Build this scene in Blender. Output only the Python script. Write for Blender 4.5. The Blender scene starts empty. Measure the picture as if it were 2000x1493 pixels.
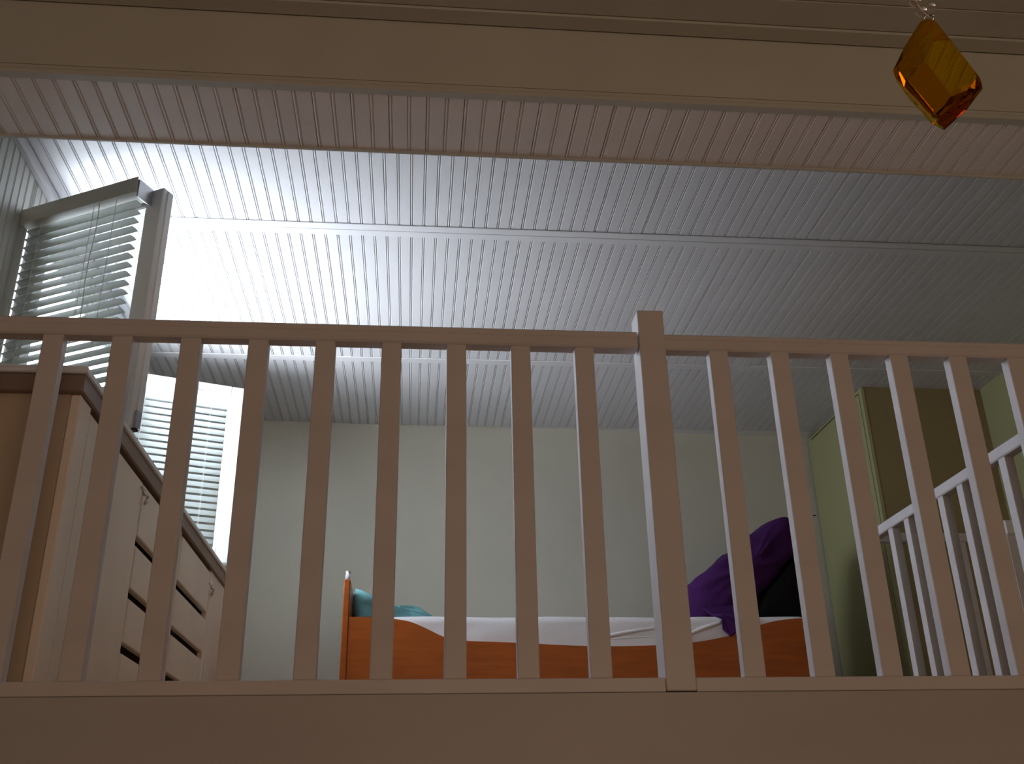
import bpy, bmesh, math, random
from mathutils import Vector, Matrix, noise
random.seed(7)
S = bpy.context.scene
C = bpy.context.collection
PI = math.pi
# ---------------------------------------------------------------- camera
cam_d = bpy.data.cameras.new('camera'); cam = bpy.data.objects.new('camera', cam_d); C.objects.link(cam)
F_PX = 1962.22
PITCH, YAW, ROLL = 0.421907, -0.102894, -0.0210176
cp, sp, cy, sy = math.cos(PITCH), math.sin(PITCH), math.cos(YAW), math.sin(YAW)
Fw = Vector((-sy*cp, cy*cp, sp)); Rt = Vector((cy, sy, 0)); Up = Rt.cross(Fw)
cr, sr = math.cos(ROLL), math.sin(ROLL)
R_ = cr*Rt + sr*Up; U_ = -sr*Rt + cr*Up
cam.matrix_world = Matrix(((R_.x, U_.x, -Fw.x, 0), (R_.y, U_.y, -Fw.y, 0), (R_.z, U_.z, -Fw.z, 0), (0, 0, 0, 1)))
cam_d.sensor_fit = 'HORIZONTAL'; cam_d.sensor_width = 36; cam_d.lens = F_PX/2000*36
cam_d.clip_start = 0.02; cam_d.clip_end = 200
S.camera = cam
# ---------------------------------------------------------------- world, light, exposure
W = bpy.data.worlds.new('sky'); S.world = W; W.use_nodes = True
bg = W.node_tree.nodes['Background']
bg.inputs['Color'].default_value = (0.80, 0.90, 1.0, 1); bg.inputs['Strength'].default_value = 11.5
def area(name, loc, direction, sx, sy_, power, col, portal=False):
    l = bpy.data.lights.new(name, 'AREA'); l.shape = 'RECTANGLE'; l.size = sx; l.size_y = sy_
    l.energy = power; l.color = col
    o = bpy.data.objects.new(name, l); C.objects.link(o); o.location = loc
    o.rotation_euler = Vector(direction).to_track_quat('-Z', 'Y').to_euler()
    if portal: l.cycles.is_portal = True
    return o
area('window_portal', (-1.34, 3.394, 1.41), (1, 0, 0), 1.02, 0.78, 1, (1, 1, 1), True)
# sunlit pale terrace outside, below the window, throwing light upwards
area('sunlit_terrace_light', (-4.4, 2.2, -0.6), (0.0, 0, 1), 5.0, 4.4, 3.14*32*22, (0.86, 0.93, 1.0))
# added warm fill lamp behind the camera, lighting the lower room
area('rear_fill_light', (1.1, -2.9, 0.1), (-0.1, 1, 0.25), 2.0, 1.4, 29, (1.0, 0.69, 0.48))
S.view_settings.view_transform = 'Standard'; S.view_settings.look = 'None'
S.view_settings.exposure = 0.0; S.view_settings.gamma = 1.0; S.view_settings.use_curve_mapping = False
S.cycles.use_denoising = True
S.cycles.diffuse_bounces = 5; S.cycles.max_bounces = 14; S.cycles.transmission_bounces = 10; S.cycles.transparent_max_bounces = 16
S.cycles.sample_clamp_indirect = 8.0; S.cycles.caustics_reflective = False
# ---------------------------------------------------------------- materials
def mat(name, col, rough=0.5, var=0.06, scale=6.0, stretch=(1, 1, 1), bump=0.0, bscale=60.0, spec=0.4, metal=0.0):
    m = bpy.data.materials.new(name); m.use_nodes = True; n = m.node_tree.nodes; l = m.node_tree.links
    b = n['Principled BSDF']; b.inputs['Roughness'].default_value = rough
    b.inputs['Specular IOR Level'].default_value = spec; b.inputs['Metallic'].default_value = metal
    tc = n.new('ShaderNodeTexCoord'); mp = n.new('ShaderNodeMapping'); mp.inputs['Scale'].default_value = stretch
    l.new(tc.outputs['Object'], mp.inputs['Vector'])
    t = n.new('ShaderNodeTexNoise'); t.inputs['Scale'].default_value = scale; t.inputs['Detail'].default_value = 4
    l.new(mp.outputs['Vector'], t.inputs['Vector'])
    r = n.new('ShaderNodeValToRGB')
    r.color_ramp.elements[0].position = 0.3; r.color_ramp.elements[1].position = 0.7
    r.color_ramp.elements[0].color = tuple(c*(1-var) for c in col)+(1,)
    r.color_ramp.elements[1].color = tuple(min(1, c*(1+var)) for c in col)+(1,)
    l.new(t.outputs['Fac'], r.inputs['Fac']); l.new(r.outputs['Color'], b.inputs['Base Color'])
    if bump:
        t2 = n.new('ShaderNodeTexNoise'); t2.inputs['Scale'].default_value = bscale
        l.new(mp.outputs['Vector'], t2.inputs['Vector'])
        bp = n.new('ShaderNodeBump'); bp.inputs['Strength'].default_value = bump; bp.inputs['Distance'].default_value = 0.002
        l.new(t2.outputs['Fac'], bp.inputs['Height']); l.new(bp.outputs['Normal'], b.inputs['Normal'])
    return m
M = {}
M['white'] = mat('white painted wood', (0.74, 0.73, 0.72), 0.45, 0.03, 5, (1, 1, 1), 0.25, 40)
M['board'] = mat('white lacquered beadboard', (0.60, 0.59, 0.61), 0.38, 0.02, 3, (1, 1, 1), 0.1, 30)
M['trimw'] = mat('white trim paint', (0.62, 0.61, 0.63), 0.42, 0.02, 3)
M['beam'] = mat('cream painted beam', (0.54, 0.54, 0.51), 0.5, 0.04, 4, (1, 1, 1), 0.2, 50)
M['rail'] = mat('off white railing paint', (0.62, 0.585, 0.61), 0.4, 0.05, 9, (0.4, 1, 1), 0.3, 60)
M['wall'] = mat('cream wall paint', (0.52, 0.50, 0.42), 0.8, 0.03, 3, (1, 1, 1), 0.2, 90, 0.2)
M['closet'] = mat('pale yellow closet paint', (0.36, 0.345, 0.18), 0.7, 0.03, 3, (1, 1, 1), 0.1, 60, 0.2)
M['closet_shade'] = mat('closet paint darkened for shade', (0.27, 0.215, 0.11), 0.75, 0.04, 3, (1, 1, 1), 0.1, 60, 0.2)  # closet paint darkened: shade of the face turned from the window
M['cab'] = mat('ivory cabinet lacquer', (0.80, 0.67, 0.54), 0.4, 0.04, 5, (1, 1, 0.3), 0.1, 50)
M['cab_shade'] = mat('tan cabinet wood darkened for shade', (0.24, 0.165, 0.12), 0.45, 0.06, 8, (1, 0.2, 1), 0.1, 50)  # tan deepened to hold the shade on the cornice face
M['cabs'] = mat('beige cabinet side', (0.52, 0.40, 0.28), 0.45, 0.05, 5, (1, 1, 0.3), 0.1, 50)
M['wallboard'] = mat('warm white wall beadboard', (0.46, 0.46, 0.42), 0.5, 0.04, 4)  # even warm white, darker than the ceiling boards
M['fascia'] = mat('off white paint darkened for low light', (0.47, 0.44, 0.45), 0.45, 0.05, 5, (0.4, 1, 1), 0.3, 60)  # railing paint darkened to stand for dimmer light low down
M['soffit'] = mat('white beadboard lightened for bounce light', (0.82, 0.78, 0.79), 0.4, 0.02, 3)  # same boards as the ceiling, lightened to carry bounce light
M['slat_shade'] = mat('white slat darkened for shade', (0.22, 0.22, 0.18), 0.5, 0.02, 4)  # shaded copy of the white slat, backlit shade put into the colour
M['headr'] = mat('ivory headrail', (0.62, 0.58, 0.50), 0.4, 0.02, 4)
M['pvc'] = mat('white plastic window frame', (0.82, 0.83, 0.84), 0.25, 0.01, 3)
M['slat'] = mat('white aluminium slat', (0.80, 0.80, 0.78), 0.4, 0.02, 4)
M['dark'] = mat('black gap shade and fittings', (0.03, 0.025, 0.02), 0.8)  # black for painted gap shade and small dark fittings
M['metal'] = mat('brushed steel', (0.55, 0.55, 0.56), 0.3, 0.05, 30, (1, 1, 1), 0, 1, 0.5, 1.0)
M['sheet'] = mat('white cotton sheet', (0.74, 0.72, 0.74), 0.9, 0.03, 5, (1, 1, 1), 0.4, 120, 0.1)
M['purple'] = mat('deep purple fabric', (0.055, 0.012, 0.09), 0.85, 0.25, 7, (1, 1, 1), 0.6, 90, 0.15)
M['black'] = mat('black fabric', (0.008, 0.007, 0.007), 0.9, 0.2, 8, (1, 1, 1), 0.4, 90, 0.1)
M['teal'] = mat('pale turquoise cotton', (0.17, 0.38, 0.40), 0.9, 0.12, 9, (1, 1, 1), 0.4, 90, 0.1)
M['floor'] = mat('oak floor boards', (0.34, 0.22, 0.12), 0.45, 0.2, 4, (6, 0.6, 1), 0.1, 30)
M['wood'] = mat('orange beech veneer', (0.35, 0.080, 0.009), 0.35, 0.16, 5, (1, 1, 9), 0.08, 40)
M['cord'] = mat('pale cord', (0.7, 0.7, 0.66), 0.8)
def glassmat(name, thin=True, col=(1, 1, 1), rough=0.0, ior=1.5):
    m = bpy.data.materials.new(name); m.use_nodes = True; n = m.node_tree.nodes; l = m.node_tree.links
    n.clear(); o = n.new('ShaderNodeOutputMaterial')
    if thin:
        tr = n.new('ShaderNodeBsdfTransparent'); tr.inputs['Color'].default_value = col+(1,)
        gl = n.new('ShaderNodeBsdfGlossy'); gl.inputs['Roughness'].default_value = 0.02
        mx = n.new('ShaderNodeMixShader'); mx.inputs[0].default_value = 0.05
        l.new(tr.outputs[0], mx.inputs[1]); l.new(gl.outputs[0], mx.inputs[2]); l.new(mx.outputs[0], o.inputs['Surface'])
    else:
        g = n.new('ShaderNodeBsdfGlass'); g.inputs['Color'].default_value = col+(1,)
        g.inputs['Roughness'].default_value = rough; g.inputs['IOR'].default_value = ior
        l.new(g.outputs[0], o.inputs['Surface'])
    return m
M['pane'] = glassmat('clear window glass', True, (0.96, 0.98, 0.98))
M['amber'] = glassmat('amber cut glass', False, (0.80, 0.52, 0.05), 0.0, 1.5)
M['bead'] = glassmat('clear bead glass', False, (0.97, 0.90, 0.88), 0.0, 1.6)
# ---------------------------------------------------------------- helpers
def box(bm, x0, x1, y0, y1, z0, z1, bev=0.0):
    g = bmesh.ops.create_cube(bm, size=1.0)
    for v in g['verts']:
        v.co = Vector(((x0+x1)/2+v.co.x*(x1-x0), (y0+y1)/2+v.co.y*(y1-y0), (z0+z1)/2+v.co.z*(z1-z0)))
    if bev:
        es = list({e for v in g['verts'] for e in v.link_edges})
        bmesh.ops.bevel(bm, geom=es, offset=bev, segments=1, affect='EDGES')
def bx(*a, bev=0.0):
    bm = bmesh.new(); box(bm, *a, bev=bev); return bm
def prism(bm, pts, axis, a, b):
    """pts: closed outline in the two other axes (order x<y<z); extruded from a to b along axis"""
    def mk(p, t):
        if axis == 'x': return (t, p[0], p[1])
        if axis == 'y': return (p[0], t, p[1])
        return (p[0], p[1], t)
    A = [bm.verts.new(mk(p, a)) for p in pts]; B = [bm.verts.new(mk(p, b)) for p in pts]
    n = len(pts)
    for i in range(n):
        bm.faces.new((A[i], A[(i+1) % n], B[(i+1) % n], B[i]))
    bm.faces.new(A); bm.faces.new(B)
    bmesh.ops.recalc_face_normals(bm, faces=bm.faces)
def tube(bm, pts, r, n=8):
    rings = []
    for i, p in enumerate(pts):
        p = Vector(p)
        d = (Vector(pts[min(i+1, len(pts)-1)])-Vector(pts[max(i-1, 0)])).normalized()
        a = d.orthogonal().normalized(); b = d.cross(a)
        rings.append([bm.verts.new(p+r*(math.cos(2*PI*k/n)*a+math.sin(2*PI*k/n)*b)) for k in range(n)])
    for i in range(len(rings)-1):
        for k in range(n):
            bm.faces.new((rings[i][k], rings[i][(k+1) % n], rings[i+1][(k+1) % n], rings[i+1][k]))
    bm.faces.new(rings[0]); bm.faces.new(rings[-1])
    bmesh.ops.recalc_face_normals(bm, faces=bm.faces)
def ball(bm, c, r, seg=16):
    bmesh.ops.create_uvsphere(bm, u_segments=seg, v_segments=seg//2, radius=r, matrix=Matrix.Translation(c))
def obj(name, bm, m, parent=None, local=False, smooth=False, origin=None):
    """links bm as ONE object; world-space vertices unless local (then in the parent's frame)"""
    me = bpy.data.meshes.new(name)
    if parent is not None and not local:
        bmesh.ops.transform(bm, matrix=parent.matrix_basis.inverted(), verts=bm.verts)
    if parent is None and not local:
        c = sum((v.co for v in bm.verts), Vector())/len(bm.verts)
        c.z = min(v.co.z for v in bm.verts)
        bmesh.ops.translate(bm, vec=-c, verts=bm.verts)
    elif origin is None:
        c = sum((v.co for v in bm.verts), Vector())/len(bm.verts)
        bmesh.ops.translate(bm, vec=-c, verts=bm.verts)
    else:
        c = Vector((0, 0, 0))
    bm.to_mesh(me); bm.free(); me.materials.append(M[m] if isinstance(m, str) else m)
    if smooth:
        for p in me.polygons: p.use_smooth = True
    o = bpy.data.objects.new(name, me); C.objects.link(o); o.location = c
    if parent: o.parent = parent
    return o
def dup(src, delta, parent=None):
    o = src.copy(); C.objects.link(o); o.location = src.location+Vector(delta)
    if parent: o.parent = parent
    return o
def thing(name, loc, label=None, cat=None, group=None, rz=0, kind=None):
    o = bpy.data.objects.new(name, None); o.empty_display_size = 0.05; C.objects.link(o)
    o.location = loc; o.rotation_euler = (0, 0, rz)
    o.matrix_basis = Matrix.Translation(loc) @ Matrix.Rotation(rz, 4, 'Z')
    tag(o, label, cat, group, kind); return o
def tag(o, label=None, cat=None, group=None, kind=None):
    if label: o['label'] = label
    if cat: o['category'] = cat
    if group: o['group'] = group
    if kind: o['kind'] = kind
    return o
def struct(name, bm, m, label=None, cat=None):
    o = obj(name, bm, m); return tag(o, label, cat, None, 'structure')
# ---------------------------------------------------------------- key dimensions (metres, camera at the origin)
H = 2.0            # loft ceiling
HS = 1.57          # soffit under the boxed beam
HN = 1.776         # ceiling of the lower room
XL, XR = -1.24, 2.83
YS0, YS1 = 1.85, 2.087      # boxed beam
ZF = 0.20          # loft floor
ZG = -1.60         # ground floor
WY0, WY1, WZ0, WZ1 = 2.835, 3.953, 1.005, 1.815   # window opening in the left wall
def yback(x): return 5.03+0.05*x
# ---------------------------------------------------------------- shell
bm = bmesh.new()
box(bm, XL-0.20, XL-0.01, -3.1, WY0, ZG, 2.2); box(bm, XL-0.20, XL-0.01, WY1, 5.3, ZG, 2.2)
box(bm, XL-0.20, XL-0.01, WY0, WY1, ZG, WZ0); box(bm, XL-0.20, XL-0.01, WY0, WY1, WZ1, 2.2)
wall_left = struct('wall_left', bm, 'white', 'white beadboarded side wall holding the window at the left', 'wall')
bm = bmesh.new(); prism(bm, [(XL-0.2, yback(XL-0.2)), (XR+0.2, yback(XR+0.2)), (XR+0.2, 5.4), (XL-0.2, 5.4)], 'z', ZG, 2.2)
wall_back = struct('wall_back', bm, 'wall', 'plain cream wall at the back of the loft behind the bed', 'wall')
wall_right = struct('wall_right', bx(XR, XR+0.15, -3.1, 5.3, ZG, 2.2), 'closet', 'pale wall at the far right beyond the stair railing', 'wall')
wall_front = struct('wall_front', bx(XL-0.2, XR+0.15, -3.25, -3.1, ZG, 2.2), 'wall', 'wall of the lower room behind the camera', 'wall')
floor_g = struct('floor', bx(XL-0.2, XR+0.15, -3.1, 5.4, ZG-0.1, ZG), 'floor', 'oak floor of the lower room', 'floor')
floor_l = struct('floor', bx(XL-0.009, 1.72, 2.06, 5.05, ZF-0.18, ZF), 'floor', 'loft floor deck carrying the bed and the cabinet', 'floor')
floor_r = struct('floor', bx(1.72, 2.2, 3.62, 5.0, ZF-0.18, ZF), 'floor', 'loft landing in front of the closet', 'floor')
# ---------------------------------------------------------------- ceiling boards (two beads per board)
PB = 0.0888
def board_profile(w=PB, t=0.010):
    g = 0.0030; d = 0.0036
    pr = [(0.0006, t), (0.0006, 0.002), (0.0014, 0.0006), (0.0032, 0.0), (0.0050, 0.0006), (0.0062, d), (0.0074, d), (0.0092, 0)]
    h = w/2
    pr += [(h-0.0022, 0), (h-0.0008, d), (h+0.0004, d), (h+0.0014, 0.0006), (h+0.0032, 0.0), (h+0.0050, 0.0006), (h+0.0062, d), (h+0.0074, d), (h+0.0092, 0)]
    pr += [(w-0.0020, 0), (w-0.0006, 0.0025), (w-0.0006, t)]
    return pr
def board_mesh(name, length, x0=0.0):
    bm = bmesh.new(); prism(bm, board_profile(), 'y', 0, length)
    return bm
def board_run(parent, y0, y1, z, xs, jitter=0.0006, m='board'):
    src = None
    for x in xs:
        if src is None:
            bm = board_mesh('board', y1-y0)
            bmesh.ops.translate(bm, vec=(x, y0, z), verts=bm.verts)
            src = obj('board', bm, m, parent)
            src.location.z += 0; base = x
        else:
            dup(src, (x-base, 0, random.uniform(0, jitter)), parent)
ceiling = struct('ceiling', bx(XL-0.2, XR+0.2, YS1+0.02, 5.4, H+0.011, H+0.13), 'white',
                 'white beadboard ceiling over the loft, bright beside the window', 'ceiling')
xs_all = [XL+0.005+i*PB for i in range(46)]
T1a, T1b, T2a, T2b = 3.08, 3.155, 4.183, 4.232
board_run(ceiling, YS1+0.03, T1a+0.01, H, xs_all)
board_run(ceiling, T1b-0.01, T2a+0.01, H, xs_all)
board_run(ceiling, T2b-0.01, 5.02, H, xs_all)
for (a, b) in ((T1a, 3.1165), (3.1185, T1b), (T2a, T2b)):
    obj('batten', bx(XL, XR, a, b, H-0.0045, H+0.0, bev=0.0015), 'trimw', ceiling)
# boxed beam / lowered soffit
beam = struct('ceiling', bx(XL, XR, YS0+0.004, YS1-0.001, HS+0.011, 2.2), 'beam',
              'boxed beam across the room with cream face and beadboard underside', 'beam')
board_run(beam, YS0+0.02, YS1-0.006, HS, xs_all, m='soffit')
obj('batten', bx(XL, XR, YS1-0.007, YS1+0.002, HS-0.004, HS+0.012, bev=0.0015), 'beam', beam)
obj('fascia_panel', bx(XL, XR, YS0, YS0+0.006, HS+0.022, HN), 'beam', beam)
obj('moulding', bx(XL, XR, YS0-0.003, YS0+0.024, HS-0.002, HS+0.009, bev=0.003), 'beam', beam)
obj('moulding', bx(XL, XR, YS0-0.0015, YS0+0.02, HS+0.010, HS+0.0215, bev=0.003), 'beam', beam)
near = struct('ceiling', bx(XL-0.2, XR+0.2, -3.1, YS0+0.003, HN+0.012, HN+0.15), 'beam',
              'planked ceiling of the lower room along the top edge of the picture', 'ceiling')
obj('moulding', bx(XL, XR, 1.800, 1.848, HN-0.004, HN+0.012, bev=0.003), 'beam', near)
src = obj('plank', bx(XL, XR, 1.7165, 1.7985, HN, HN+0.012, bev=0.002), 'beam', near)
for i in range(1, 56): dup(src, (0, -0.0835*i, random.uniform(0, 0.0008)), near)
# left wall boards
def wall_boards(y0, y1, z0, z1):
    n = int((y1-y0)/PB)+1; src = None
    for i in range(n):
        w = min(PB, y1-(y0+i*PB))
        if w < 0.02: continue
        bm = bmesh.new()
        pr = [(XL-yy, y0+i*PB+xx) for xx, yy in board_profile(w)]
        prism(bm, pr, 'z', z0, z1)
        obj('board', bm, 'wallboard', wall_left)
wall_boards(2.10, WY0, ZF, H-0.03); wall_boards(WY1, 5.0, ZF, H-0.03)
wall_boards(WY0, WY1, ZF, WZ0); wall_boards(WY0, WY1, WZ1, H-0.03)
trim = struct('trim_1', bx(XL-0.005, XL+0.018, YS1+0.01, 4.96, H-0.045, H-0.002, bev=0.004), 'trimw', 'white trim where the left wall meets the loft ceiling', 'trim')
obj('screw', bx(2.172, 2.188, yback(2.18)-0.004, yback(2.18)+0.002, 1.552, 1.558), 'dark', wall_back)
# ---------------------------------------------------------------- closet at the back right
XC = 2.215
closet = struct('wall_closet', bx(XC, XR, 4.40, 5.12, ZG, H-0.001), 'closet_shade', 'closet block darkened for shade, standing in the back right corner of the loft', 'closet')
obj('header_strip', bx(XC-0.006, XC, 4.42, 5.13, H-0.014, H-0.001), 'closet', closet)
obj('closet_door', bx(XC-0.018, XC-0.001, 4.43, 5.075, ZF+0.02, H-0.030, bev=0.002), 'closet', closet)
obj('gap_shade_strip', bx(XC-0.004, XC-0.0005, 4.47, 5.12, H-0.030, H-0.013), 'dark', closet)  # dark strip painting the shade in the gap above the door
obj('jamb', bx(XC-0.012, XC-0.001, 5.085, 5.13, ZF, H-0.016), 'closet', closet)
obj('gap_shade_strip', bx(XC-0.004, XC-0.0004, 5.074, 5.086, ZF, H-0.02), 'dark', closet)  # dark strip painting the shade between door and jamb
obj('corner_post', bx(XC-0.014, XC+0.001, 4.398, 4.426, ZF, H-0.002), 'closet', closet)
# ---------------------------------------------------------------- loft edge and railing
fascia = struct('trim_2', bx(XL, XR, 2.0, 2.06, -0.12, 0.2445), 'fascia', 'wide off white fascia board along the loft edge under the railing', 'fascia')
soff = struct('trim_3', bx(XL, XR, 2.001, 2.059, -0.14, -0.121), 'rail', 'underside strip of the loft fascia', 'trim')
rl = thing('balustrade', (0.4, 2.02, 0.2445), 'long off white wooden balustrade along the loft edge with square newel', 'railing')
obj('bottom_rail', bx(XL, 0.497, 2.0, 2.05, 0.2455, 0.2725, bev=0.0015), 'rail', rl)
obj('bottom_rail', bx(0.558, 1.7285, 2.0, 2.05, 0.2455, 0.2725, bev=0.0015), 'rail', rl)
def rail_prof(y0, d, z0, z1):
    b = 0.004
    return [(y0+b, z0), (y0+d-b, z0), (y0+d, z0+b), (y0+d, z1-b), (y0+d-b, z1), (y0+b, z1), (y0, z1-b), (y0, z0+0.028), (y0+0.0015, z0+0.026), (y0, z0+0.024), (y0, z0+b)]
bm = bmesh.new(); prism(bm, rail_prof(1.997, 0.039, 0.9925, 1.034), 'x', XL, 0.4935); obj('top_rail', bm, 'rail', rl)
bm = bmesh.new(); prism(bm, rail_prof(1.999, 0.037, 0.9915, 1.031), 'x', 0.5575, 1.7285); obj('top_rail', bm, 'rail', rl)
bm = bx(0.4975, 0.5575, 1.9965, 2.062, 0.2470, 1.089, bev=0.002); obj('newel_post', bm, 'rail', rl)
bal_x = [-1.205, -1.062, -0.919] + [-0.7765, -0.6332, -0.4896, -0.3460, -0.2020, -0.0580, 0.0848, 0.2276, 0.3710]
bal_x += [0.6800, 0.8230, 0.9640, 1.1070, 1.2500, 1.3930, 1.5360, 1.6790]
src = obj('baluster', bx(bal_x[0]-0.0215, bal_x[0]+0.0215, 2.0005, 2.0285, 0.2725, 0.9925, bev=0.0015), 'rail', rl)
for x in bal_x[1:]:
    o = dup(src, (x-bal_x[0], 0, 0), rl)
    o.rotation_euler.z = random.uniform(-0.02, 0.02)
# stair railing at the right: one run towards the back, then one across
r2 = thing('stair_railing', (1.76, 2.9, 0.2), 'white railing running away from the balustrade beside the stairwell', 'railing')
obj('top_rail', bx(1.742, 1.782, 2.066, 3.60, 0.997, 1.034, bev=0.004), 'rail', r2)
obj('bottom_rail', bx(1.744, 1.778, 2.066, 3.60, 0.2455, 0.2725, bev=0.002), 'rail', r2)
obj('corner_post', bx(1.73, 1.79, 2.0, 2.064, 0.22, 1.06, bev=0.002), 'rail', r2)
src = obj('baluster', bx(1.747, 1.777, 3.438, 3.473, 0.2725, 0.998, bev=0.0015), 'rail', r2)
for i in range(1, 11): dup(src, (0, -0.1275*i, 0), r2)
r3 = thing('stair_railing', (2.0, 3.65, 0.2), 'white railing across the far side of the stairwell ending in a short post', 'railing')
obj('top_rail', bx(1.742, 2.30, 3.632, 3.668, 0.997, 1.034, bev=0.004), 'rail', r3)
obj('bottom_rail', bx(1.742, 2.30, 3.634, 3.666, 0.2455, 0.2725, bev=0.002), 'rail', r3)
obj('end_post', bx(2.30, 2.36, 3.62, 3.68, 0.0, 1.02, bev=0.002), 'rail', r3)
obj('post_cap', bx(2.295, 2.365, 3.615, 3.685, 1.0205, 1.085, bev=0.01), 'white', r3)
src = obj('baluster', bx(1.85, 1.88, 3.636, 3.664, 0.2725, 0.998, bev=0.0015), 'rail', r3)
for i in range(1, 4): dup(src, (0.1275*i, 0, 0), r3)
# ---------------------------------------------------------------- window
win = thing('window_1', (XL-0.07, 3.394, WZ0), 'double casement window in the left wall with both sashes swung open', 'window', kind='structure')
for (a, b, c, d) in ((WY0, WY0+0.018, WZ0, WZ1), (WY1-0.018, WY1, WZ0, WZ1)):
    obj('jamb', bx(XL-0.09, XL-0.006, a, b, c, d, bev=0.002), 'pvc', win)
obj('head', bx(XL-0.09, XL-0.006, WY0+0.018, WY1-0.018, WZ1-0.018, WZ1, bev=0.002), 'pvc', win)
obj('sill', bx(XL-0.20, XL+0.02, WY0, WY1, WZ0-0.006, WZ0+0.012, bev=0.003), 'pvc', win)
SW = 0.53; SZ0, SZ1 = 1.022, 1.800
def loc_prism(x0, x1, y0, y1, z0, z1, bev=0.0): return bx(x0, x1, y0, y1, z0, z1, bev=bev)
def sash(name, hinge, rz, label, sw):
    """sash as a top-level thing on its own hinge; local x from hinge to free edge, -y towards the camera"""
    s = thing(name, (hinge[0], hinge[1], SZ0), label, 'window sash', None, rz)
    h = SZ1-SZ0; f = 0.058; t = 0.045
    def P(n, a, m, **k): return obj(n, loc_prism(*a, bev=k.get('bev', 0.004)), m, s, local=True)
    P('stile', (0, f, 0, t, 0, h), 'pvc'); fs = P('stile', (sw-f, sw, 0, t, 0, h), 'pvc')
    P('rail', (f, sw-f, 0, t, h-f, h), 'pvc'); P('rail', (f, sw-f, 0, t, 0, f), 'pvc')
    obj('glass_pane', loc_prism(f-0.005, sw-f+0.005, t/2-0.002, t/2+0.002, f-0.005, h-f+0.005), 'pane', s, local=True)
    for a in ((f, f+0.008, 0.006, t-0.006, f, h-f), (sw-f-0.008, sw-f, 0.006, t-0.006, f, h-f)):
        P('glazing_bead', a, 'pvc', bev=0.001)
    obj('gasket', loc_prism(sw, sw+0.006, t*0.35, t*0.8, 0.01, h-0.01), 'pvc', s, local=True)
    return s, h, f, t
s1, h, f_, t_ = sash('window_sash', (XL-0.005, 2.850), math.radians(-27), 'near window sash, swung open towards the camera with a lowered blind on it', SW)
obj('lock_keep', loc_prism(SW-0.001, SW+0.010, 0.012, 0.030, 0.00, 0.05), 'metal', s1, local=True)
obj('lock_keep', loc_prism(SW-0.02, SW+0.004, 0.012, 0.030, -0.006, 0.0), 'dark', s1, local=True)
s2, h, f_, t_ = sash('window_sash', (XL-0.005, 3.938), math.radians(20), 'far window sash, brightly lit and open towards the back wall', SW)
bm = bmesh.new(); box(bm, 0.13, 0.36, -0.004, -0.0005, h-0.040, h-0.030, 0.001)
obj('espagnolette_bar', bm, 'metal', s2, local=True)
for x in (0.05, 0.125, 0.355):
    obj('bracket', loc_prism(x, x+0.022, -0.010, -0.0005, h-0.043, h-0.027, 0.002), 'pvc', s2, local=True)
def blind(hinge, rz, label, side, x0, x1, zt, zb, tilt, ms, mh):
    b = thing('venetian_blind', (hinge[0], hinge[1], SZ0), label, 'blind', 'venetian blinds on the sashes', rz)
    s = side
    def yy(a, c): return (min(s*a, s*c), max(s*a, s*c))
    off = 0.0 if s < 0 else 0.045
    def Y(a, c):
        lo, hi = yy(a, c); return (lo+off*(s > 0), hi+off*(s > 0))
    y0, y1 = Y(0.004, 0.062)
    bm = bmesh.new(); box(bm, x0-0.012, x1+0.012, y0, y1, zt-0.046, zt, 0.002)
    obj('headrail', bm, mh, b, local=True)
    yv = Y(0.064, 0.068); bm = bmesh.new(); box(bm, x0-0.014, x1+0.014, yv[0], yv[1], zt-0.050, zt+0.004, 0.001)
    obj('valance', bm, mh, b, local=True)
    # slats: slightly crowned strips
    yc = sum(Y(0.016, 0.052))/2; w = 0.0265
    zs = []; z = zt-0.066
    while z > zb+0.022: zs.append(z); z -= 0.0302
    bm = bmesh.new(); n = 6; up = []; lo = []
    for k in range(n+1):
        u = -0.5+k/n; cz = 0.0022*(1-4*u*u)
        yk = u*w*math.cos(tilt); zk = u*w*math.sin(tilt)+cz
        up.append((yk, zk+0.0007)); lo.append((yk, zk))
    prism(bm, up+lo[::-1], 'x', x0, x1)
    bmesh.ops.translate(bm, vec=(0, yc, zs[0]), verts=bm.verts)
    src = obj('slat', bm, ms, b, local=True, smooth=False)
    for zz in zs[1:]:
        o = dup(src, (0, 0, zz-zs[0]), b); o.rotation_euler.x = random.uniform(-0.03, 0.03)
    obj('bottom_rail', loc_prism(x0, x1, yc-0.016, yc+0.016, zb, zb+0.012, 0.003), ms, b, local=True)
    for xx in (x0+0.07, (x0+x1)/2+0.06, x1-0.07):
        bm = bmesh.new()
        for dy in (-0.0185, 0.0185):
            tube(bm, [(xx, yc+dy, zt-0.045), (xx, yc+dy, zb+0.01)], 0.0008, 5)
        obj('ladder_cord', bm, 'cord', b, local=True)
    if s < 0:
        bm = bmesh.new()
        pts = [(x1-0.13+0.004*math.sin(k*0.9), yc+s*0.024, zt-0.045-k*0.045) for k in range(11)]
        tube(bm, pts, 0.0013, 6); obj('pull_cord', bm, 'cord', b, local=True)
        obj('end_bracket', loc_prism(x1+0.013, x1+0.018, y0, y1+0.002, zt-0.064, zt-0.004, 0.001), 'metal', b, local=True)
    return b
blind((XL-0.005, 2.850), math.radians(-27), 'white venetian blind, shade put into its slat colour, hanging on the near sash, left edge of picture', -1, 0.045, 0.475, SZ1-SZ0+0.001, 0.045, -0.12, 'slat_shade', 'headr')
blind((XL-0.005, 3.938), math.radians(20), 'sunlit white venetian blind seen through the glass of the far sash', 1, 0.055, 0.470, SZ1-SZ0-0.035, 0.045, -0.5, 'slat', 'slat')
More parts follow.
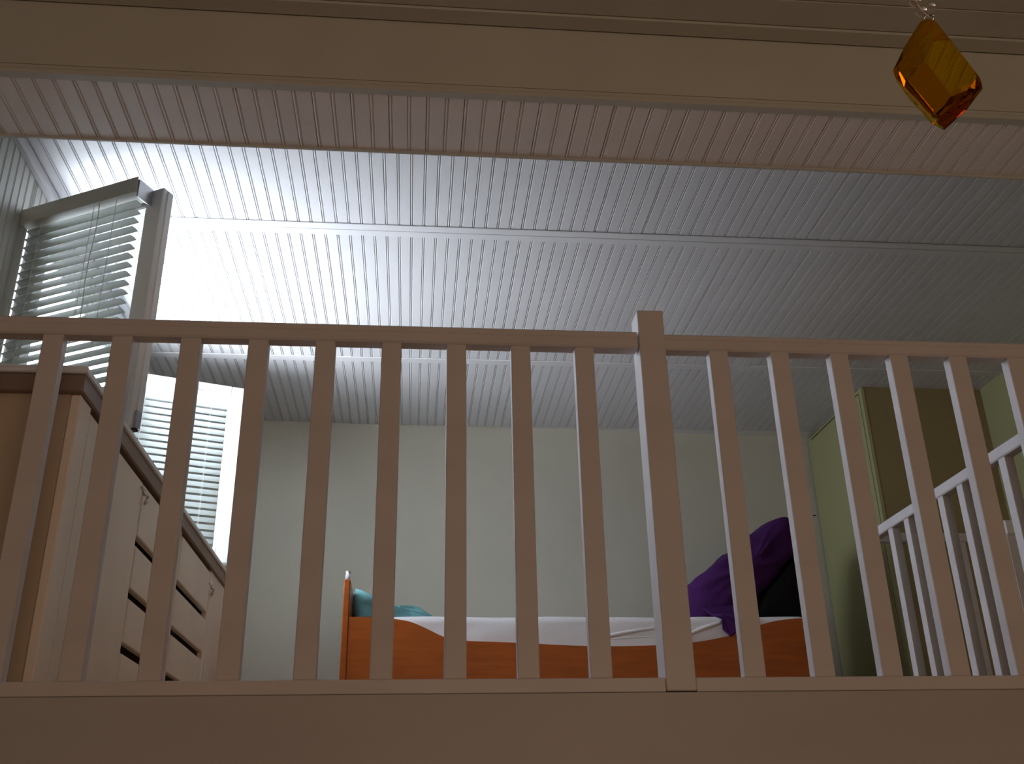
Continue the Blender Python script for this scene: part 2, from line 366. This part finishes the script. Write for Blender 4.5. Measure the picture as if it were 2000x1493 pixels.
# ---------------------------------------------------------------- cabinet under the window
cab = thing('cabinet', (-1.0, 3.2, ZF), 'low ivory cabinet with slotted drawers along the left wall under the window', 'cabinet')
CX0, CX1, CY0, CY1 = XL+0.004, -0.790, 2.205, 4.22
FX = -0.770
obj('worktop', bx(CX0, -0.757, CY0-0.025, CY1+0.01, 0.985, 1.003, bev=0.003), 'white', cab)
obj('cornice', bx(CX0, -0.762, CY0-0.018, CY1+0.005, 0.940, 0.9848, bev=0.004), 'cab_shade', cab)
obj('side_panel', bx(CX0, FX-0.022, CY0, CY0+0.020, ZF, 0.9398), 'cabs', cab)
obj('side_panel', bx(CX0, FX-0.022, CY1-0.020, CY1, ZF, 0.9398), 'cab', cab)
obj('back_panel', bx(CX0, CX0+0.01, CY0+0.0205, CY1-0.0205, ZF, 0.9398), 'cab_shade', cab)
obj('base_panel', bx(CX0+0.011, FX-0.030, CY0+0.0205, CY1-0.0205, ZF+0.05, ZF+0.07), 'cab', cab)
for y in (2.825, 3.365): obj('divider', bx(CX0+0.011, FX-0.024, y-0.009, y+0.009, ZF+0.071, 0.9395), 'cab_shade', cab)
obj('stile', bx(FX-0.0215, FX+0.001, CY0-0.002, 2.285, ZF, 0.9398, bev=0.003), 'cab', cab)
obj('stile', bx(FX-0.0215, FX, 3.893, CY1, ZF, 0.9398, bev=0.002), 'cab', cab)
d = obj('door', bx(FX-0.020, FX, 2.288, 2.812, ZF+0.03, 0.928, bev=0.003), 'cab', cab)
for ya, yb in ((2.822, 3.338), (3.366, 3.889)):
    for za, zb in ((0.777, 0.928), (0.630, 0.750), (0.485, 0.603), (0.335, 0.457), (ZF+0.03, 0.307)):
        obj('drawer_front', bx(FX-0.020, FX, ya, yb, za, zb, bev=0.003), 'cab', cab)
obj('stile', bx(FX-0.019, FX-0.003, 3.3405, 3.3635, ZF+0.03, 0.9395, bev=0.002), 'cab', cab)
for y, z in ((2.816, 0.893), (3.905, 0.870)):
    bm = bmesh.new()
    tube(bm, [(FX+0.002, y-0.028, z+0.018), (FX+0.010, y-0.022, z-0.004), (FX+0.014, y, z), (FX+0.010, y+0.020, z+0.004), (FX+0.002, y+0.028, z-0.018)], 0.004, 8)
    ball(bm, (FX+0.008, y-0.024, z+0.012), 0.006, 10); ball(bm, (FX+0.008, y+0.024, z-0.010), 0.006, 10)
    obj('child_lock', bm, 'white', cab, smooth=True)
# ---------------------------------------------------------------- bed
bed = thing('bed', (0.69, 4.5, ZF), 'single bed with wavy orange wooden side and slim end board, white mattress', 'bed')
ctl = [(-0.249, 0.791), (-0.163, 0.791), (-0.072, 0.783), (-0.011, 0.773), (0.051, 0.748), (0.128, 0.712), (0.20, 0.698), (0.396, 0.690), (0.704, 0.675), (0.976, 0.677), (1.146, 0.690), (1.254, 0.708), (1.32, 0.724), (1.421, 0.758), (1.50, 0.776), (1.586, 0.784), (1.655, 0.785)]
def cat(pts, n=4):
    out = []
    for i in range(len(pts)-1):
        p0 = pts[max(i-1, 0)]; p1 = pts[i]; p2 = pts[i+1]; p3 = pts[min(i+2, len(pts)-1)]
        for k in range(n):
            t = k/n
            out.append(tuple(0.5*((2*p1[j])+(-p0[j]+p2[j])*t+(2*p0[j]-5*p1[j]+4*p2[j]-p3[j])*t*t+(-p0[j]+3*p1[j]-3*p2[j]+p3[j])*t**3) for j in range(2)))
    out.append(pts[-1]); return out
bm = bmesh.new(); prism(bm, [(1.655, 0.42), (-0.249, 0.42)]+cat(ctl), 'y', 4.045, 4.067); obj('side_panel', bm, 'wood', bed)
bm = bmesh.new(); prism(bm, [(1.655, 0.42), (-0.249, 0.42), (-0.249, 0.79), (1.655, 0.79)], 'y', 4.93, 4.952); obj('side_panel', bm, 'wood', bed)
obj('end_board', bx(-0.276, -0.250, 4.04, 4.96, ZF, 0.940, bev=0.004), 'wood', bed)
obj('end_board', bx(1.656, 1.682, 4.04, 4.96, ZF, 0.788, bev=0.004), 'wood', bed)
bm = bmesh.new(); tube(bm, [(-0.262, 4.052, 0.9405), (-0.262, 4.052, 0.960), (-0.262, 4.060, 0.972), (-0.262, 4.072, 0.974)], 0.010, 10)
obj('finial', bm, 'sheet', bed, smooth=True)
obj('slat_base', bx(-0.249, 1.655, 4.068, 4.929, 0.48, 0.50), 'wood', bed)
# mattress with puckered sheet
def soft_box(x0, x1, y0, y1, z0, z1, nx, ny, nz, amp, freq, r, seed=0.0, aniso=(1, 1, 1)):
    bm = bmesh.new()
    bmesh.ops.create_cube(bm, size=1.0)
    bmesh.ops.subdivide_edges(bm, edges=bm.edges[:], cuts=max(nx, ny), use_grid_fill=True)
    L = Vector(((x1-x0)/2, (y1-y0)/2, (z1-z0)/2)); cc = Vector(((x0+x1)/2, (y0+y1)/2, (z0+z1)/2))
    for v in bm.verts:
        p = Vector((v.co.x*2*L.x, v.co.y*2*L.y, v.co.z*2*L.z))
        q = Vector([max(-(L[i]-r), min(L[i]-r, p[i])) for i in range(3)])
        dd = p-q
        if dd.length > 1e-6: p = q+dd.normalized()*min(r, dd.length if dd.length < r else r)
        nn = noise.noise(Vector((p.x*freq*aniso[0]+seed, p.y*freq*aniso[1], p.z*freq*aniso[2])))
        nrm = (dd.normalized() if dd.length > 1e-6 else Vector((0, 0, 1)))
        v.co = cc+p+nrm*nn*amp
    bmesh.ops.recalc_face_normals(bm, faces=bm.faces)
    return bm
bm = soft_box(-0.245, 1.650, 4.070, 4.925, 0.505, 0.800, 40, 40, 8, 0.006, 5.0, 0.03, 3.1, (0.8, 1, 3))
obj('mattress', bm, 'sheet', bed, smooth=True)
# folds of the sheet at the mattress edge
for (xa, za, xb, zb, rr) in ((0.76, 0.712, 1.00, 0.752, 0.010), (1.10, 0.715, 1.27, 0.775, 0.010), (0.74, 0.700, 1.02, 0.716, 0.005), (0.98, 0.735, 1.18, 0.745, 0.005)):
    bm = bmesh.new(); tube(bm, [(xa+(xb-xa)*k/10, 4.077-0.003*math.sin(k*PI/10), za+(zb-za)*k/10+0.004*math.sin(k*PI/10)) for k in range(11)], rr, 8)
    obj('sheet_fold', bm, 'sheet', bed, smooth=True)
# things on the bed
def cloth_prism(outline, y0, y1, amp, freq, seed, m_name, name, label, catn, ny=18, round_=0.05):
    pts = cat(outline+[outline[0]], 5)[:-1]; n = len(pts)
    cx = sum(p[0] for p in pts)/n; cz = sum(p[1] for p in pts)/n
    bm = bmesh.new(); rings = []
    for j in range(ny+1):
        t = j/ny; y = y0+(y1-y0)*t
        e = min(t, 1-t)*(y1-y0); sc = 1.0 if e > round_ else 0.80+0.20*math.sqrt(max(0, 1-(1-e/round_)**2))
        ring = []
        for p in pts:
            x = cx+(p[0]-cx)*sc; z = cz+(p[1]-cz)*sc
            v = Vector((x, y, z)); dn = Vector((x-cx, 0, z-cz)).normalized()
            k = noise.noise(Vector((x*freq+seed, y*freq*1.5, z*freq)))+0.5*noise.noise(Vector((x*freq*2.3+seed, y*freq*2, z*freq*2.3)))
            v += dn*k*amp+Vector((0, k*amp*0.8, 0))
            if z < 0.80+0.006: v.z = max(v.z, 0.801)
            ring.append(bm.verts.new(v))
        rings.append(ring)
    for j in range(ny):
        for k in range(n):
            bm.faces.new((rings[j][k], rings[j][(k+1) % n], rings[j+1][(k+1) % n], rings[j+1][k]))
    # end caps as shrinking rings
    for end, r0 in ((rings[0], -1), (rings[-1], 1)):
        prev = end
        for s_ in (0.75, 0.5, 0.25):
            new = []
            for v in end:
                x = cx+(v.co.x-cx)*s_; z = cz+(v.co.z-cz)*s_
                kk = noise.noise(Vector((x*freq*1.2+seed, 3, z*freq*1.2)))*amp
                new.append(bm.verts.new((x, v.co.y+r0*(0.012*(1-s_))+kk, z)))
            for k in range(n): bm.faces.new((prev[k], prev[(k+1) % n], new[(k+1) % n], new[k]))
            prev = new
        bm.faces.new(prev)
    bmesh.ops.recalc_face_normals(bm, faces=bm.faces)
    o = obj(name, bm, m_name, smooth=True); tag(o, label, catn); return o
pp = cloth_prism([(1.20, 0.802), (1.175, 0.88), (1.185, 0.965), (1.29, 1.035), (1.385, 1.105), (1.485, 1.19), (1.58, 1.25), (1.66, 1.275), (1.71, 1.24), (1.70, 1.13), (1.60, 1.025), (1.50, 0.93), (1.44, 0.85), (1.40, 0.802)],
                 4.19, 4.66, 0.022, 8.0, 1.3, 'purple', 'throw_blanket', 'deep purple blanket heaped up at the right end of the bed', 'blanket')
bm = bmesh.new()
vs = [(1.23, 4.19, 0.86), (1.36, 4.19, 0.87), (1.40, 4.10, 0.815), (1.36, 4.040, 0.795), (1.335, 4.030, 0.745), (1.285, 4.028, 0.715), (1.255, 4.030, 0.745), (1.262, 4.045, 0.803), (1.235, 4.10, 0.815)]
top = [bm.verts.new(p) for p in vs]; bot = [bm.verts.new((p[0], p[1]+0.006, p[2]-0.008)) for p in vs]
bm.faces.new(top); bm.faces.new(bot[::-1])
for k in range(len(vs)): bm.faces.new((top[k], top[(k+1) % 9], bot[(k+1) % 9], bot[k]))
bmesh.ops.triangulate(bm, faces=bm.faces[:]); bmesh.ops.recalc_face_normals(bm, faces=bm.faces)
o = obj('hanging_corner', bm, 'purple'); o.parent = pp; o.matrix_parent_inverse = Matrix.Translation(-pp.location)
cloth_prism([(1.45, 0.802), (1.505, 0.92), (1.60, 1.015), (1.69, 1.10), (1.70, 0.95), (1.70, 0.802)],
            4.20, 4.55, 0.004, 6.0, 5.3, 'black', 'cushion', 'black cushion wedged under the purple blanket', 'cushion', round_=0.03)
cloth_prism([(-0.243, 0.802), (-0.243, 0.945), (-0.215, 0.935), (-0.17, 0.905), (-0.12, 0.890), (-0.06, 0.870), (0.00, 0.880), (0.05, 0.862), (0.09, 0.835), (0.11, 0.802)],
            4.24, 4.72, 0.022, 14.0, 9.1, 'teal', 'pillow', 'pale turquoise pillow crumpled against the slim end board', 'pillow')
# ---------------------------------------------------------------- hanging amber crystal
def ray(px, py): return Fw+R_*((px-1000)/F_PX)-U_*((py-746.5)/F_PX)
T0 = ray(1812, 36); T0 = T0*(0.6/T0.dot(Fw)); nv = Vector((T0.x, T0.y, 0)).normalized()
def onpl(px, py):
    r_ = ray(px, py); return r_*(T0.dot(nv)/r_.dot(nv))
out = [(1812, 36), (1828, 42), (1874, 100), (1914, 152), (1918, 166), (1888, 206), (1842, 248), (1832, 243), (1790, 194), (1749, 152), (1744, 138), (1766, 92), (1798, 42)]
P3 = [onpl(*p) for p in out]
pend = thing('crystal_pendant', tuple(T0), 'amber cut glass kite shaped crystal hanging from clear beads, top right', 'ornament')
cc = sum(P3, Vector())/len(P3); cc = onpl(1834, 142)
bm = bmesh.new()
gird = [bm.verts.new(p) for p in P3]
g2 = [bm.verts.new(p+nv*0.0035) for p in P3]
n = len(P3)
frt = [bm.verts.new(cc+(p-cc)*s_-nv*0.0055) for p, s_ in zip(P3, [0.86, .90, .90, .90, .90, .90, .90, .90, .90, .86, .86, .74, .80])]
bk = [bm.verts.new(cc+(p-cc)*0.50+nv*0.011+(onpl(1806, 178)-cc)*0.75) for p in P3]
for k in range(n):
    j = (k+1) % n
    bm.faces.new((gird[k], gird[j], frt[j], frt[k])); bm.faces.new((gird[k], gird[j], g2[j], g2[k])); bm.faces.new((g2[k], g2[j], bk[j], bk[k]))
bm.faces.new(frt); bm.faces.new(bk)
bmesh.ops.recalc_face_normals(bm, faces=bm.faces)
obj('crystal', bm, 'amber', pend)
bm = bmesh.new()
rc = onpl(1814, 36)
tube(bm, [rc+Vector((0, 0, 0))+0.0028*Vector((math.cos(a)*nv.y, -math.cos(a)*nv.x, math.sin(a))) for a in [k*PI/6 for k in range(13)]], 0.0007, 6)
obj('ring', bm, 'metal', pend, smooth=True)
bl = [((1800, 22), 0.0034), ((1818, 13), 0.0028), ((1788, 3), 0.0034)]
src = None
zt = HN
for (p, r_) in bl:
    bm = bmesh.new(); ball(bm, onpl(*p), r_, 16); obj('bead', bm, 'bead', pend, smooth=True)
b0 = onpl(1788, 3)
bm = bmesh.new(); ball(bm, b0+Vector((0, 0, 0.011)), 0.0034, 16); bsrc = obj('bead', bm, 'bead', pend, smooth=True)
k = 1
while b0.z+0.011+0.03*k < HN-0.02: dup(bsrc, (0, 0, 0.03*k), pend); k += 1
bm = bmesh.new(); tube(bm, [onpl(1814, 33), onpl(1800, 22), b0, b0+Vector((0, 0, 0.02)), Vector((b0.x, b0.y, HN-0.004))], 0.0005, 6); obj('thread', bm, 'cord', pend)
bm = bmesh.new(); tube(bm, [Vector((b0.x, b0.y, HN-0.006)), Vector((b0.x, b0.y, HN))], 0.004, 8); obj('ceiling_hook', bm, 'metal', pend)
